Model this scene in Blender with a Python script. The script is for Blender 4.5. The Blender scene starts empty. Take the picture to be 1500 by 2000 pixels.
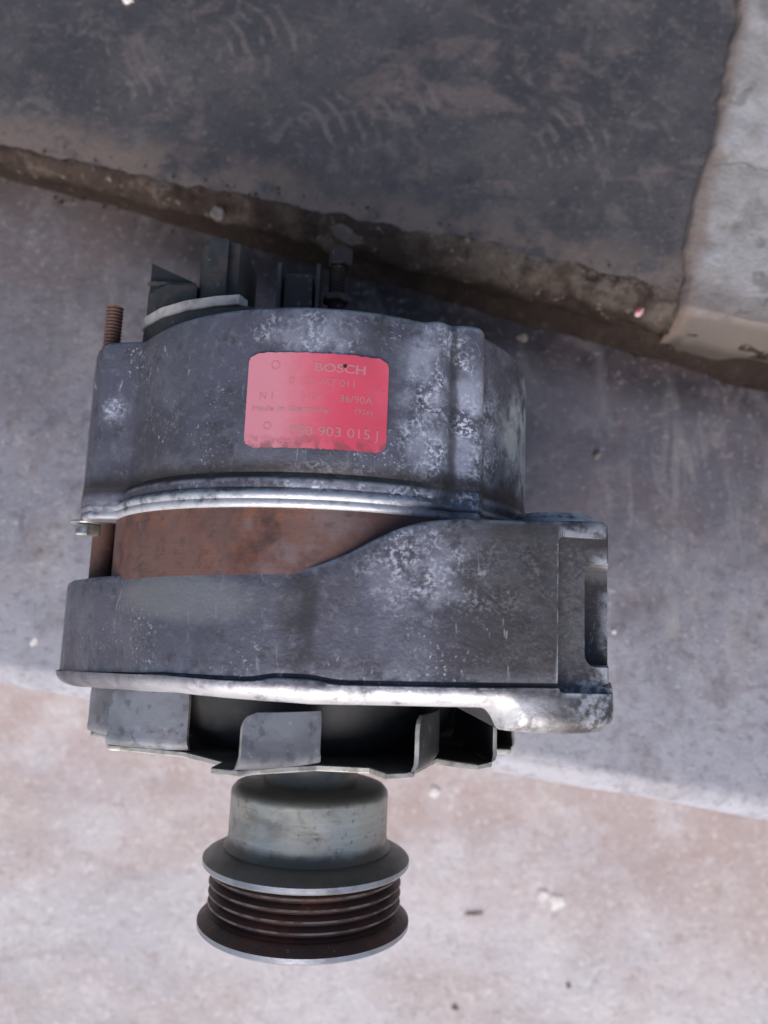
import bpy, bmesh, math, random
from mathutils import Vector, noise as mnoise
R = math.radians
random.seed(7)
scene = bpy.context.scene
COL = scene.collection

# ---------------------------------------------------------------- camera, sky, sun, exposure
cam_d = bpy.data.cameras.new('camera')
cam = bpy.data.objects.new('camera', cam_d); COL.objects.link(cam)
cam.location = (0.0, 0.0, 0.318); cam.rotation_euler = (R(8.5), 0, 0)
cam_d.sensor_fit = 'VERTICAL'; cam_d.sensor_height = 36; cam_d.lens = 27
cam_d.clip_start = 0.01; cam_d.clip_end = 200
cam_d.dof.use_dof = True; cam_d.dof.focus_distance = 0.205; cam_d.dof.aperture_fstop = 9.5
scene.camera = cam

SUN_EL, SUN_AZ = 36, 186          # azimuth measured from +Y clockwise: the light comes from the open (-Y) side
world = bpy.data.worlds.new('World'); scene.world = world; world.use_nodes = True
wn = world.node_tree.nodes; wl = world.node_tree.links
sky = wn.new('ShaderNodeTexSky'); sky.sky_type = 'NISHITA'; sky.sun_disc = False
sky.sun_elevation = R(SUN_EL); sky.sun_rotation = R(SUN_AZ)
sky.air_density = 1.0; sky.dust_density = 3.0
wn['Background'].inputs['Strength'].default_value = 0.07
wl.new(sky.outputs[0], wn['Background'].inputs['Color'])

sun_d = bpy.data.lights.new('sun', 'SUN'); sun = bpy.data.objects.new('sun', sun_d); COL.objects.link(sun)
sun_d.energy = 1.5; sun_d.angle = R(50); sun_d.color = (1.0, 0.965, 0.985)
az = R(SUN_AZ); el = R(SUN_EL)
to_sun = Vector((math.sin(az) * math.cos(el), math.cos(az) * math.cos(el), math.sin(el)))
sun.rotation_euler = to_sun.to_track_quat('Z', 'Y').to_euler()

vs = scene.view_settings
vs.view_transform = 'Standard'; vs.look = 'None'; vs.gamma = 1.0; vs.exposure = 1.2; vs.use_curve_mapping = False

# ---------------------------------------------------------------- material helpers
def mat(name, base, layers=(), rough=0.6, rough_var=0.0, metal=0.0, bumps=(), spec=0.5, bump_dist=0.0004, aniso=None):
    """layers: (colour, scale, lo, hi, detail, strength, stretch(xyz), distortion); bumps: (scale, detail, weight)"""
    m = bpy.data.materials.new(name); m.use_nodes = True
    nt = m.node_tree; n = nt.nodes; l = nt.links
    b = n['Principled BSDF']; tc = n.new('ShaderNodeTexCoord')
    def tex(scale, detail, stretch=(1, 1, 1), dist=0.0, off=0):
        mp = n.new('ShaderNodeMapping'); mp.inputs['Scale'].default_value = stretch
        mp.inputs['Location'].default_value = (off * 1.37, off * 0.71, off * 2.11)
        l.new(tc.outputs['Object'], mp.inputs['Vector'])
        t = n.new('ShaderNodeTexNoise'); t.inputs['Scale'].default_value = scale
        t.inputs['Detail'].default_value = detail; t.inputs['Distortion'].default_value = dist
        t.inputs['Roughness'].default_value = 0.6
        l.new(mp.outputs[0], t.inputs['Vector']); return t
    cur = None
    for i, L in enumerate(layers):
        c, sc_, lo, hi, det, st = L[:6]
        stretch = L[6] if len(L) > 6 else (1, 1, 1); dist = L[7] if len(L) > 7 else 0
        t = tex(sc_, det, stretch, dist, i + 1)
        mr = n.new('ShaderNodeMapRange'); mr.interpolation_type = 'SMOOTHSTEP'
        mr.inputs['From Min'].default_value = lo; mr.inputs['From Max'].default_value = hi
        mr.inputs['To Max'].default_value = st
        l.new(t.outputs['Fac'], mr.inputs['Value'])
        fac = mr.outputs[0]
        if len(L) > 8:      # gate by a second, larger noise
            g = tex(L[8][0], 3, (1, 1, 1), 0.5, i + 7)
            gm = n.new('ShaderNodeMapRange'); gm.interpolation_type = 'SMOOTHSTEP'
            gm.inputs['From Min'].default_value = L[8][1]; gm.inputs['From Max'].default_value = L[8][2]
            l.new(g.outputs['Fac'], gm.inputs['Value'])
            mu = n.new('ShaderNodeMath'); mu.operation = 'MULTIPLY'
            l.new(fac, mu.inputs[0]); l.new(gm.outputs[0], mu.inputs[1]); fac = mu.outputs[0]
        mx = n.new('ShaderNodeMix'); mx.data_type = 'RGBA'
        l.new(fac, mx.inputs['Factor'])
        if cur is None: mx.inputs['A'].default_value = (*base, 1)
        else: l.new(cur, mx.inputs['A'])
        mx.inputs['B'].default_value = (*c, 1)
        cur = mx.outputs['Result']
    if cur is None: b.inputs['Base Color'].default_value = (*base, 1)
    else: l.new(cur, b.inputs['Base Color'])
    b.inputs['Metallic'].default_value = metal
    b.inputs['Specular IOR Level'].default_value = spec
    if rough_var:
        t = tex(170, 4, off=3); mr = n.new('ShaderNodeMapRange')
        mr.inputs['From Min'].default_value = 0.3; mr.inputs['From Max'].default_value = 0.7
        mr.inputs['To Min'].default_value = rough - rough_var; mr.inputs['To Max'].default_value = rough + rough_var
        l.new(t.outputs['Fac'], mr.inputs['Value']); l.new(mr.outputs[0], b.inputs['Roughness'])
    else: b.inputs['Roughness'].default_value = rough
    if bumps:
        acc = None
        for i, B in enumerate(bumps):
            t = tex(B[0], B[1], B[3] if len(B) > 3 else (1, 1, 1), 0, i + 11)
            mu = n.new('ShaderNodeMath'); mu.operation = 'MULTIPLY'; mu.inputs[1].default_value = B[2]
            l.new(t.outputs['Fac'], mu.inputs[0])
            if acc is None: acc = mu.outputs[0]
            else:
                ad = n.new('ShaderNodeMath'); l.new(acc, ad.inputs[0]); l.new(mu.outputs[0], ad.inputs[1]); acc = ad.outputs[0]
        bp = n.new('ShaderNodeBump'); bp.inputs['Strength'].default_value = 1.0; bp.inputs['Distance'].default_value = bump_dist
        l.new(acc, bp.inputs['Height']); l.new(bp.outputs[0], b.inputs['Normal'])
    return m

def overlay(m, colour, strength, *gates):
    """mix a stain, dust, wear or painted-light colour over a material where all gates agree (object space, metres)"""
    nt = m.node_tree; n = nt.nodes; l = nt.links; b = n['Principled BSDF']
    tc = n.new('ShaderNodeTexCoord'); P = tc.outputs['Object']
    def noise_at(scale, detail=4, stretch=(1, 1, 1), dist=0.0, off=0.0):
        mp = n.new('ShaderNodeMapping'); mp.inputs['Scale'].default_value = stretch; mp.inputs['Location'].default_value = (off, off * 0.3, off * 0.7)
        l.new(P, mp.inputs['Vector']); t = n.new('ShaderNodeTexNoise'); t.inputs['Scale'].default_value = scale
        t.inputs['Detail'].default_value = detail; t.inputs['Distortion'].default_value = dist; t.inputs['Roughness'].default_value = 0.65
        l.new(mp.outputs[0], t.inputs['Vector']); return t.outputs['Fac']
    def ramp(val, lo, hi):
        mr = n.new('ShaderNodeMapRange'); mr.interpolation_type = 'SMOOTHSTEP'
        a, c = (lo, hi) if lo < hi else (hi, lo)
        mr.inputs['From Min'].default_value = a; mr.inputs['From Max'].default_value = c
        if lo > hi: mr.inputs['To Min'].default_value = 1; mr.inputs['To Max'].default_value = 0
        l.new(val, mr.inputs['Value']); return mr.outputs[0]
    def math_(op, a, c):
        q = n.new('ShaderNodeMath'); q.operation = op
        for k, w in ((0, a), (1, c)):
            if isinstance(w, (int, float)): q.inputs[k].default_value = w
            else: l.new(w, q.inputs[k])
        return q.outputs[0]
    fac = None
    for g in gates:
        if g[0] == 'noise':
            r = ramp(noise_at(g[1], 5, g[4] if len(g) > 4 else (1, 1, 1), g[5] if len(g) > 5 else 0.0, g[6] if len(g) > 6 else 0.0), g[2], g[3])
        elif g[0] == 'band':            # a.x + b.y + c.z + d between lo and hi, jittered
            (a, bb, c, d), lo, hi = g[1], g[2], g[3]
            vm = n.new('ShaderNodeVectorMath'); vm.operation = 'DOT_PRODUCT'; vm.inputs[1].default_value = (a, bb, c); l.new(P, vm.inputs[0])
            val = math_('ADD', vm.outputs['Value'], d)
            if len(g) > 4: val = math_('ADD', val, math_('MULTIPLY', math_('SUBTRACT', noise_at(g[4][0], 5, off=3.3), 0.5), g[4][1]))
            r = ramp(val, lo, hi)
        elif g[0] == 'spot':
            vm = n.new('ShaderNodeVectorMath'); vm.operation = 'SUBTRACT'; vm.inputs[1].default_value = g[1]; l.new(P, vm.inputs[0])
            v2 = n.new('ShaderNodeVectorMath'); v2.operation = 'DIVIDE'; v2.inputs[1].default_value = g[2]; l.new(vm.outputs[0], v2.inputs[0])
            v3 = n.new('ShaderNodeVectorMath'); v3.operation = 'LENGTH'; l.new(v2.outputs[0], v3.inputs[0])
            val = math_('ADD', v3.outputs['Value'], math_('MULTIPLY', math_('SUBTRACT', noise_at(g[3] if len(g) > 3 else 60, 5, off=5.1), 0.5), 1.2))
            r = ramp(val, 1.0, 0.45)
        elif g[0] == 'edge':            # rubbed convex edges
            ge = n.new('ShaderNodeNewGeometry'); r = ramp(ge.outputs['Pointiness'], g[1], g[2])
        elif g[0] == 'rings':           # trowel arcs round a centre
            vm = n.new('ShaderNodeVectorMath'); vm.operation = 'SUBTRACT'; vm.inputs[1].default_value = g[1]; l.new(P, vm.inputs[0])
            w = n.new('ShaderNodeTexWave'); w.wave_type = 'RINGS'; w.rings_direction = 'Z'; w.inputs['Scale'].default_value = g[2]
            w.inputs['Distortion'].default_value = 3.0; w.inputs['Detail'].default_value = 3; w.inputs['Detail Scale'].default_value = 1.5
            l.new(vm.outputs[0], w.inputs['Vector']); r = ramp(w.outputs['Fac'], g[3], g[4])
        fac = r if fac is None else math_('MULTIPLY', fac, r)
    fac = math_('MULTIPLY', fac, strength)
    mx = n.new('ShaderNodeMix'); mx.data_type = 'RGBA'; l.new(fac, mx.inputs['Factor'])
    bc = b.inputs['Base Color']
    if bc.is_linked: l.new(bc.links[0].from_socket, mx.inputs['A'])
    else: mx.inputs['A'].default_value = bc.default_value
    mx.inputs['B'].default_value = (*colour, 1); l.new(mx.outputs['Result'], bc)
    return m

M = {}
M['tread'] = mat('dark_screed', (0.222, 0.222, 0.262), [
    ((0.143, 0.143, 0.168), 9, 0.40, 0.58, 9, 0.75, (1, 1, 1), 0.6),
    ((0.28, 0.27, 0.275), 26, 0.5, 0.64, 7, 0.5, (1, 0.5, 1), 0.8),
    ((0.17, 0.115, 0.09), 15, 0.52, 0.66, 6, 0.5),
    ((0.11, 0.105, 0.11), 130, 0.54, 0.66, 5, 0.6),
    ((0.42, 0.40, 0.40), 380, 0.60, 0.70, 3, 0.6),
    ((0.09, 0.085, 0.09), 420, 0.56, 0.7, 3, 0.5)],
    rough=0.5, rough_var=0.12, bumps=[(140, 5, 0.6), (600, 4, 0.4)], bump_dist=0.0006, spec=0.35)
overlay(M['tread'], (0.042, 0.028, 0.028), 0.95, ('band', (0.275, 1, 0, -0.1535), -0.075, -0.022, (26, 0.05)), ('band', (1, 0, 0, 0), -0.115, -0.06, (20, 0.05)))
overlay(M['tread'], (0.09, 0.08, 0.085), 0.65, ('band', (0.275, 1, 0, -0.1535), -0.08, -0.02, (30, 0.04)), ('noise', 40, 0.3, 0.6))
overlay(M['tread'], (0.30, 0.30, 0.34), 0.75, ('band', (0.171, 1, 0, 0.052), 0.085, 0.015, (30, 0.03)))  # tread pales towards the nose: light gradient painted into the colour
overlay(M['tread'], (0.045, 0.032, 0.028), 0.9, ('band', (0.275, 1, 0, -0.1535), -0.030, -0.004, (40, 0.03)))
overlay(M['tread'], (0.10, 0.085, 0.085), 0.5, ('band', (0.23, 1, 0, -0.12), -0.13, -0.01, (12, 0.05)))
overlay(M['tread'], (0.36, 0.365, 0.41), 0.55, ('band', (0.171, 1, 0, 0.052), 0.012, 0.002, (70, 0.008)), ('noise', 200, 0.3, 0.5))  # skylight streak along the nose, painted in
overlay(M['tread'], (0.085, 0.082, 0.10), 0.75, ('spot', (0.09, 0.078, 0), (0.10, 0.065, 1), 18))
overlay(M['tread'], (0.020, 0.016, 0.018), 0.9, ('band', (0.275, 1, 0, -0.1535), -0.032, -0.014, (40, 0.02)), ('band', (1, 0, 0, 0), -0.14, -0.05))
overlay(M['tread'], (0.105, 0.068, 0.070), 0.28, ('noise', 34, 0.50, 0.62, (1, 1, 1), 0.6, 9.0))
overlay(M['tread'], (0.27, 0.255, 0.26), 0.20, ('noise', 60, 0.48, 0.68, (1, 0.6, 1), 0.6, 1.0))
overlay(M['tread'], (0.075, 0.07, 0.08), 0.28, ('noise', 80, 0.48, 0.68, (1, 0.7, 1), 0.4, 6.0))
overlay(M['tread'], (0.36, 0.345, 0.345), 0.26, ('noise', 330, 0.56, 0.68, (1, 1, 1), 0.2, 3.0))
overlay(M['tread'], (0.05, 0.047, 0.052), 0.32, ('noise', 260, 0.52, 0.66, (1, 1, 1), 0.2, 5.0))
overlay(M['tread'], (0.27, 0.255, 0.25), 0.30, ('noise', 34, 0.50, 0.66, (3, 0.6, 1), 0.9), ('spot', (0.135, 0.04, 0), (0.05, 0.07, 1)))
M['upper'] = mat('black_screed', (0.060, 0.056, 0.060), [
    ((0.090, 0.082, 0.082), 17, 0.42, 0.62, 9, 0.7, (1, 1, 1), 0.8),
    ((0.035, 0.033, 0.038), 13, 0.44, 0.64, 9, 0.75, (1, 1, 1), 0.5),
    ((0.145, 0.115, 0.105), 36, 0.54, 0.68, 8, 0.6, (0.6, 1, 1), 0.9),
    ((0.12, 0.105, 0.102), 95, 0.52, 0.68, 7, 0.5, (1, 1, 1), 0.6),
    ((0.032, 0.031, 0.036), 120, 0.52, 0.68, 7, 0.55),
    ((0.17, 0.155, 0.15), 420, 0.56, 0.70, 4, 0.4),
    ((0.028, 0.028, 0.032), 420, 0.54, 0.70, 4, 0.55)],
    rough=0.55, rough_var=0.12, bumps=[(120, 6, 0.6), (500, 4, 0.5)], bump_dist=0.0008, spec=0.35)
for c, r_ in (((-0.020, 0.205, 0.028), 0.026), ((0.012, 0.215, 0.028), 0.022), ((-0.055, 0.245, 0.028), 0.03), ((0.075, 0.20, 0.028), 0.028), ((-0.10, 0.22, 0.028), 0.02)):
    overlay(M['upper'], (0.15, 0.13, 0.12), 0.5, ('rings', (c[0] - 0.03, c[1] - 0.015, 0), 48, 0.55, 0.95), ('spot', c, (r_, r_ * 0.7, 1), 50), ('noise', 120, 0.42, 0.56))
overlay(M['upper'], (0.15, 0.115, 0.095), 0.75, ('band', (0.238, 1, 0, -0.1555), 0.028, 0.006, (40, 0.03)), ('noise', 60, 0.36, 0.56))
M['patch'] = mat('pale_concrete', (0.30, 0.295, 0.30), [
    ((0.23, 0.215, 0.205), 22, 0.46, 0.62, 6, 0.8, (1, 1, 1), 0.8),
    ((0.12, 0.11, 0.105), 70, 0.58, 0.66, 5, 0.7),
    ((0.37, 0.36, 0.36), 40, 0.52, 0.66, 6, 0.6),
    ((0.2, 0.19, 0.185), 400, 0.55, 0.68, 3, 0.5)],
    rough=0.8, bumps=[(120, 6, 0.8), (600, 4, 0.4)], bump_dist=0.001, spec=0.25)
overlay(M['patch'], (0.13, 0.105, 0.09), 0.8, ('band', (0.238, 1, 0, -0.1555), 0.016, -0.008, (50, 0.03)))
overlay(M['patch'], (0.095, 0.080, 0.072), 0.9, ('band', (0, 0, 1, 0), 0.0312, 0.0265, (80, 0.008)))
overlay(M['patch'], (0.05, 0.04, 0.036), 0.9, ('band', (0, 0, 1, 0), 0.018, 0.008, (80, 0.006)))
overlay(M['patch'], (0.10, 0.09, 0.085), 0.7, ('band', (-0.35, 1, 0, -0.0735), -0.0012, -0.0002, (60, 0.016)), ('band', (-0.35, 1, 0, -0.0735), 0.0014, 0.0004, (60, 0.016)), ('noise', 50, 0.40, 0.55))
overlay(M['patch'], (0.10, 0.09, 0.085), 0.6, ('band', (0.25, 1, 0, -0.2215), -0.0010, -0.0002, (45, 0.022)), ('band', (0.25, 1, 0, -0.2215), 0.0012, 0.0004, (45, 0.022)))
overlay(M['patch'], (0.16, 0.12, 0.10), 0.75, ('band', (1, -0.238, 0, -0.0873), 0.008, 0.001, (90, 0.008)))
M['riser'] = mat('dirty_mortar', (0.042, 0.030, 0.025), [
    ((0.10, 0.080, 0.066), 55, 0.48, 0.62, 7, 0.8),
    ((0.020, 0.013, 0.011), 35, 0.44, 0.6, 6, 0.85),
    ((0.22, 0.19, 0.16), 240, 0.60, 0.70, 4, 0.7),
    ((0.018, 0.012, 0.01), 300, 0.54, 0.68, 4, 0.7)],
    rough=0.9, bumps=[(120, 6, 1.0), (500, 4, 0.4)], bump_dist=0.003, spec=0.15)
overlay(M['riser'], (0.125, 0.105, 0.09), 0.75, ('band', (1, 0, 0, 0), -0.04, 0.08), ('band', (0, 0, 1, 0), 0.015, 0.027, (70, 0.012)), ('noise', 110, 0.38, 0.58))
overlay(M['riser'], (0.018, 0.012, 0.010), 0.8, ('band', (0, 0, 1, 0), 0.021, 0.008, (60, 0.008)))  # shadow line at the riser's foot painted into the mortar colour
M['lower'] = mat('worn_floor', (0.50, 0.47, 0.48), [
    ((0.37, 0.36, 0.39), 9, 0.38, 0.66, 8, 0.6),
    ((0.38, 0.31, 0.285), 12, 0.42, 0.64, 8, 0.55, (0.8, 1.2, 1), 0.5),
    ((0.53, 0.50, 0.49), 45, 0.46, 0.68, 7, 0.5),
    ((0.29, 0.23, 0.21), 110, 0.53, 0.70, 6, 0.45),
    ((0.62, 0.59, 0.58), 240, 0.56, 0.7, 4, 0.5)],
    rough=0.75, bumps=[(120, 6, 0.7), (400, 4, 0.4)], bump_dist=0.001, spec=0.3)
overlay(M['lower'], (0.33, 0.24, 0.215), 0.65, ('band', (0.19, 1, 0, 0.085), -0.09, 0.0, (18, 0.10)), ('noise', 34, 0.26, 0.60))
overlay(M['lower'], (0.22, 0.18, 0.165), 0.5, ('noise', 420, 0.56, 0.66, (1, 1, 1), 0.2, 4.0))
overlay(M['lower'], (0.66, 0.63, 0.62), 0.5, ('noise', 340, 0.57, 0.66, (1, 1, 1), 0.2, 7.0))
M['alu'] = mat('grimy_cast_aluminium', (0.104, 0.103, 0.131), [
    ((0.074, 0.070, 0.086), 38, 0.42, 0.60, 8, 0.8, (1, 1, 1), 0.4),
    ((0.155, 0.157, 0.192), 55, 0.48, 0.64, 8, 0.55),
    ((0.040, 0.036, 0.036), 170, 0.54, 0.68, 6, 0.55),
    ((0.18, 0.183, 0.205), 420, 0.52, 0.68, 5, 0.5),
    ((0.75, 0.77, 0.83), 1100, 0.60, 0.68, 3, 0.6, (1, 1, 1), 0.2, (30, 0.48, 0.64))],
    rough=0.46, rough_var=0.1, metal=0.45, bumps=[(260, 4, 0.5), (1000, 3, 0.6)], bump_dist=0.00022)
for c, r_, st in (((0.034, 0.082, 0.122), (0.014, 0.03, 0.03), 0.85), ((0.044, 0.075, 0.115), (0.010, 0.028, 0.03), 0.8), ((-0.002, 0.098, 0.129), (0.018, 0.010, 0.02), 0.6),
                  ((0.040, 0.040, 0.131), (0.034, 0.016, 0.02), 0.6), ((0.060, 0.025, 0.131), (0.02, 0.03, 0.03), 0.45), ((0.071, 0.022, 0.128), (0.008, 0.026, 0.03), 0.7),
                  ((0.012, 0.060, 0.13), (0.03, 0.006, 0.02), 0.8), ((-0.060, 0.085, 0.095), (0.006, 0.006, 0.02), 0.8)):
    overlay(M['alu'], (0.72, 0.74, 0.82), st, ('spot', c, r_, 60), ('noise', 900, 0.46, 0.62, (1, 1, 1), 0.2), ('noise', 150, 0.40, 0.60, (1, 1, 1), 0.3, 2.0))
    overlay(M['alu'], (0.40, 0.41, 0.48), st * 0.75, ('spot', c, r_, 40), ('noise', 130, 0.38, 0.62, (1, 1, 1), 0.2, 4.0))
overlay(M['alu'], (0.66, 0.67, 0.63), 0.9, ('spot', (0.062, 0.078, 0.085), (0.016, 0.026, 0.035), 60), ('noise', 130, 0.34, 0.56))
overlay(M['alu'], (0.035, 0.033, 0.035), 0.75, ('band', (1, 0, 0, 0), 0.0355, 0.0367, (150, 0.002)), ('band', (1, 0, 0, 0), 0.0388, 0.0374, (150, 0.002)), ('band', (0, 1, 0, 0), 0.058, 0.064), ('band', (0, 0, 1, 0), 0.11, 0.112))
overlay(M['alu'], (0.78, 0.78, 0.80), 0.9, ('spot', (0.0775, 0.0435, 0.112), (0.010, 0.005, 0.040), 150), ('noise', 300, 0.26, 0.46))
overlay(M['alu'], (0.50, 0.52, 0.58), 0.8, ('spot', (0.0682, 0.030, 0.129), (0.0045, 0.020, 0.03), 150), ('noise', 500, 0.42, 0.6))     # pale corroded flank
overlay(M['alu'], (0.20, 0.205, 0.21), 0.75, ('spot', (-0.032, 0.031, 0.122), (0.036, 0.008, 0.03), 50))                                   # wiped dusty band
overlay(M['alu'], (0.045, 0.042, 0.044), 0.75, ('spot', (0.0005, 0.026, 0.132), (0.0065, 0.019, 0.03), 70), ('noise', 70, 0.36, 0.56))                                # dark band along the plateau edge
overlay(M['alu'], (0.042, 0.034, 0.03), 0.85, ('band', (0, 1, 0, -0.0622), 0.0045, 0.0005, (110, 0.005)), ('band', (0, 1, 0, 0), 0.0595, 0.061))   # grime above the rim
overlay(M['alu'], (0.046, 0.040, 0.037), 0.85, ('band', (0, 1, 0, 0), 0.0555, 0.053, (110, 0.004)), ('band', (1, 0, 0, 0), 0.03, 0.05))
overlay(M['alu'], (0.55, 0.57, 0.62), 0.6, ('edge', 0.515, 0.56), ('noise', 260, 0.36, 0.58))
overlay(M['alu'], (0.48, 0.50, 0.55), 0.5, ('noise', 34, 0.635, 0.66, (9, 2.2, 2), 1.2, 8.0), ('noise', 22, 0.46, 0.6))
overlay(M['alu'], (0.50, 0.52, 0.58), 0.55, ('spot', (0.074, 0.010, 0.125), (0.012, 0.010, 0.03), 120), ('noise', 420, 0.42, 0.6))
# front lip: highlight painted in; rear lip: bare, rubbed metal
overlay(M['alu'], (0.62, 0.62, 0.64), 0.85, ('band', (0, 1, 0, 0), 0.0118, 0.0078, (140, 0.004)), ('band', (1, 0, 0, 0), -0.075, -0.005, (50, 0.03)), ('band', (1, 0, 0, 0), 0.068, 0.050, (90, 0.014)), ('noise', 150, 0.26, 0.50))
overlay(M['alu'], (0.50, 0.51, 0.54), 0.8, ('band', (0, 1, 0, 0), 0.0582, 0.0570, (200, 0.002)), ('band', (0, 1, 0, 0), 0.0495, 0.051), ('band', (1, 0, 0, 0), -0.075, -0.055, (60, 0.02)), ('band', (1, 0, 0, 0), 0.036, 0.012, (70, 0.02)), ('noise', 190, 0.30, 0.54))
M['alu_worn'] = mat('worn_bare_aluminium', (0.50, 0.505, 0.52), [
    ((0.26, 0.26, 0.28), 90, 0.44, 0.66, 7, 0.7),
    ((0.62, 0.63, 0.66), 300, 0.52, 0.7, 4, 0.6)],
    rough=0.42, rough_var=0.1, metal=0.6, bumps=[(300, 4, 0.6), (900, 3, 0.4)], bump_dist=0.0003)
M['stator'] = mat('rusty_laminations', (0.115, 0.050, 0.038), [
    ((0.042, 0.020, 0.018), 60, 0.46, 0.58, 8, 0.85),
    ((0.135, 0.078, 0.064), 34, 0.48, 0.62, 7, 0.65, (1, 0.5, 1)),
    ((0.20, 0.075, 0.038), 90, 0.50, 0.66, 7, 0.5),
    ((0.15, 0.115, 0.12), 28, 0.53, 0.62, 8, 0.65),
    ((0.045, 0.024, 0.022), 300, 0.52, 0.68, 4, 0.45)],
    rough=0.6, rough_var=0.1, metal=0.1, bumps=[(160, 4, 0.7), (60, 2, 0.12, (0.1, 22, 0.1))], bump_dist=0.0004)
overlay(M['stator'], (0.035, 0.018, 0.018), 0.8, ('band', (1, 0, 0, 0), 0.0, 0.03, (60, 0.02)))
M['fan'] = mat('painted_fan_steel', (0.19, 0.20, 0.225), [
    ((0.10, 0.102, 0.112), 55, 0.44, 0.62, 8, 0.75),
    ((0.13, 0.065, 0.048), 60, 0.56, 0.66, 7, 0.65),
    ((0.06, 0.06, 0.065), 260, 0.54, 0.66, 5, 0.55),
    ((0.34, 0.34, 0.35), 350, 0.63, 0.74, 4, 0.5)],
    rough=0.45, rough_var=0.08, metal=0.3, bumps=[(250, 4, 0.6)], bump_dist=0.0003)
M['fan_dark'] = mat('shaded_fan_interior', (0.022, 0.022, 0.024), [((0.05, 0.047, 0.045), 70, 0.46, 0.64, 5, 0.8)], rough=0.7, bumps=[(300, 4, 0.6)], bump_dist=0.0003)  # interior shade painted near-black: disc, recess, boss and blade backs
M['fan_shade'] = mat('shaded_fan_steel', (0.05, 0.05, 0.053), [((0.025, 0.025, 0.027), 60, 0.45, 0.62, 6, 0.8), ((0.16, 0.15, 0.14), 240, 0.58, 0.7, 4, 0.5)], rough=0.55, metal=0.2, bumps=[(250, 4, 0.6)], bump_dist=0.0003)  # darker copy of the fan steel, with the blades' shade painted in
M['lit_edge'] = mat('lit_steel_edge', (0.42, 0.41, 0.38), [((0.2, 0.19, 0.17), 180, 0.45, 0.65, 4, 0.8)],  # fan edges and folds that catch the light, painted pale
    rough=0.45, metal=0.5, bumps=[(400, 3, 0.6)], bump_dist=0.0003)
M['hub'] = mat('dull_turned_steel', (0.41, 0.412, 0.37), [
    ((0.25, 0.255, 0.235), 60, 0.45, 0.66, 7, 0.7),
    ((0.34, 0.35, 0.34), 40, 0.5, 0.7, 5, 0.4, (1, 3, 1)),
    ((0.12, 0.105, 0.09), 160, 0.62, 0.74, 4, 0.5)],
    rough=0.42, rough_var=0.08, metal=0.55, bumps=[(60, 2, 0.10, (0.3, 26, 0.3)), (300, 4, 0.3)], bump_dist=0.0002)
overlay(M['hub'], (0.20, 0.17, 0.135), 0.55, ('noise', 70, 0.50, 0.64, (1, 1.6, 1), 0.5, 2.0))
overlay(M['hub'], (0.10, 0.085, 0.07), 0.6, ('noise', 330, 0.57, 0.66, (1, 1, 1), 0.2, 5.0))
overlay(M['hub'], (0.52, 0.525, 0.49), 0.4, ('noise', 30, 0.5, 0.64, (1.5, 22, 1.5), 0.0, 1.0))
overlay(M['hub'], (0.075, 0.065, 0.055), 0.85, ('band', (0, 1, 0, 0), -0.0375, -0.0408, (120, 0.004)))  # shadow at the bottom of the hub, painted in
overlay(M['hub'], (0.15, 0.14, 0.115), 0.8, ('band', (0, 1, 0, 0), -0.0275, -0.0252, (120, 0.003)))
M['flange'] = mat('stained_pulley_steel', (0.20, 0.185, 0.155), [
    ((0.12, 0.108, 0.092), 60, 0.45, 0.66, 5, 0.8),
    ((0.24, 0.235, 0.225), 110, 0.54, 0.72, 5, 0.6)],
    rough=0.45, rough_var=0.08, metal=0.5, bumps=[(300, 4, 0.5)], bump_dist=0.0003)
M['flange_edge'] = mat('polished_pulley_edge', (0.34, 0.35, 0.38), [((0.2, 0.2, 0.21), 120, 0.45, 0.68, 4, 0.8)],
    rough=0.38, metal=0.7, bumps=[(400, 3, 0.5)], bump_dist=0.0002)
M['groove'] = mat('rusty_pulley_groove', (0.075, 0.045, 0.038), [
    ((0.15, 0.062, 0.042), 60, 0.48, 0.64, 6, 0.75),
    ((0.035, 0.026, 0.025), 90, 0.5, 0.7, 4, 0.7),
    ((0.36, 0.30, 0.28), 500, 0.66, 0.76, 3, 0.6)],
    rough=0.5, rough_var=0.08, metal=0.4, bumps=[(300, 4, 0.6)], bump_dist=0.0004)
M['ridge'] = mat('rubbed_pulley_ridge', (0.26, 0.20, 0.185), [((0.10, 0.055, 0.045), 160, 0.44, 0.6, 5, 0.85)], rough=0.45, metal=0.4)
M['plastic'] = mat('dusty_black_plastic', (0.020, 0.021, 0.022), [
    ((0.042, 0.042, 0.041), 90, 0.44, 0.64, 6, 0.8),
    ((0.14, 0.135, 0.13), 420, 0.6, 0.74, 4, 0.5)],
    rough=0.6, bumps=[(200, 4, 0.6)], bump_dist=0.0004)
overlay(M['plastic'], (0.05, 0.038, 0.032), 0.7, ('noise', 160, 0.46, 0.62, (1, 1, 1), 0.4))
M['dusty'] = mat('dusty_grey_edge', (0.36, 0.345, 0.33), [((0.2, 0.19, 0.18), 260, 0.45, 0.65, 4, 0.8)],
    rough=0.8, bumps=[(500, 4, 0.6)], bump_dist=0.0003)
M['rust'] = mat('rusty_steel', (0.10, 0.05, 0.038), [((0.07, 0.035, 0.028), 150, 0.45, 0.66, 4, 0.8),
    ((0.28, 0.17, 0.12), 400, 0.6, 0.72, 4, 0.5)], rough=0.7, metal=0.2, bumps=[(500, 4, 0.6)], bump_dist=0.0003)
M['dim_steel'] = mat('shaded_terminal_steel', (0.036, 0.028, 0.028), [((0.04, 0.03, 0.03), 150, 0.45, 0.66, 4, 0.8),  # terminals' shadow is painted into this dark base colour
    ((0.2, 0.19, 0.19), 350, 0.6, 0.72, 4, 0.5)], rough=0.5, metal=0.5, bumps=[(500, 4, 0.6)], bump_dist=0.0003)
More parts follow.
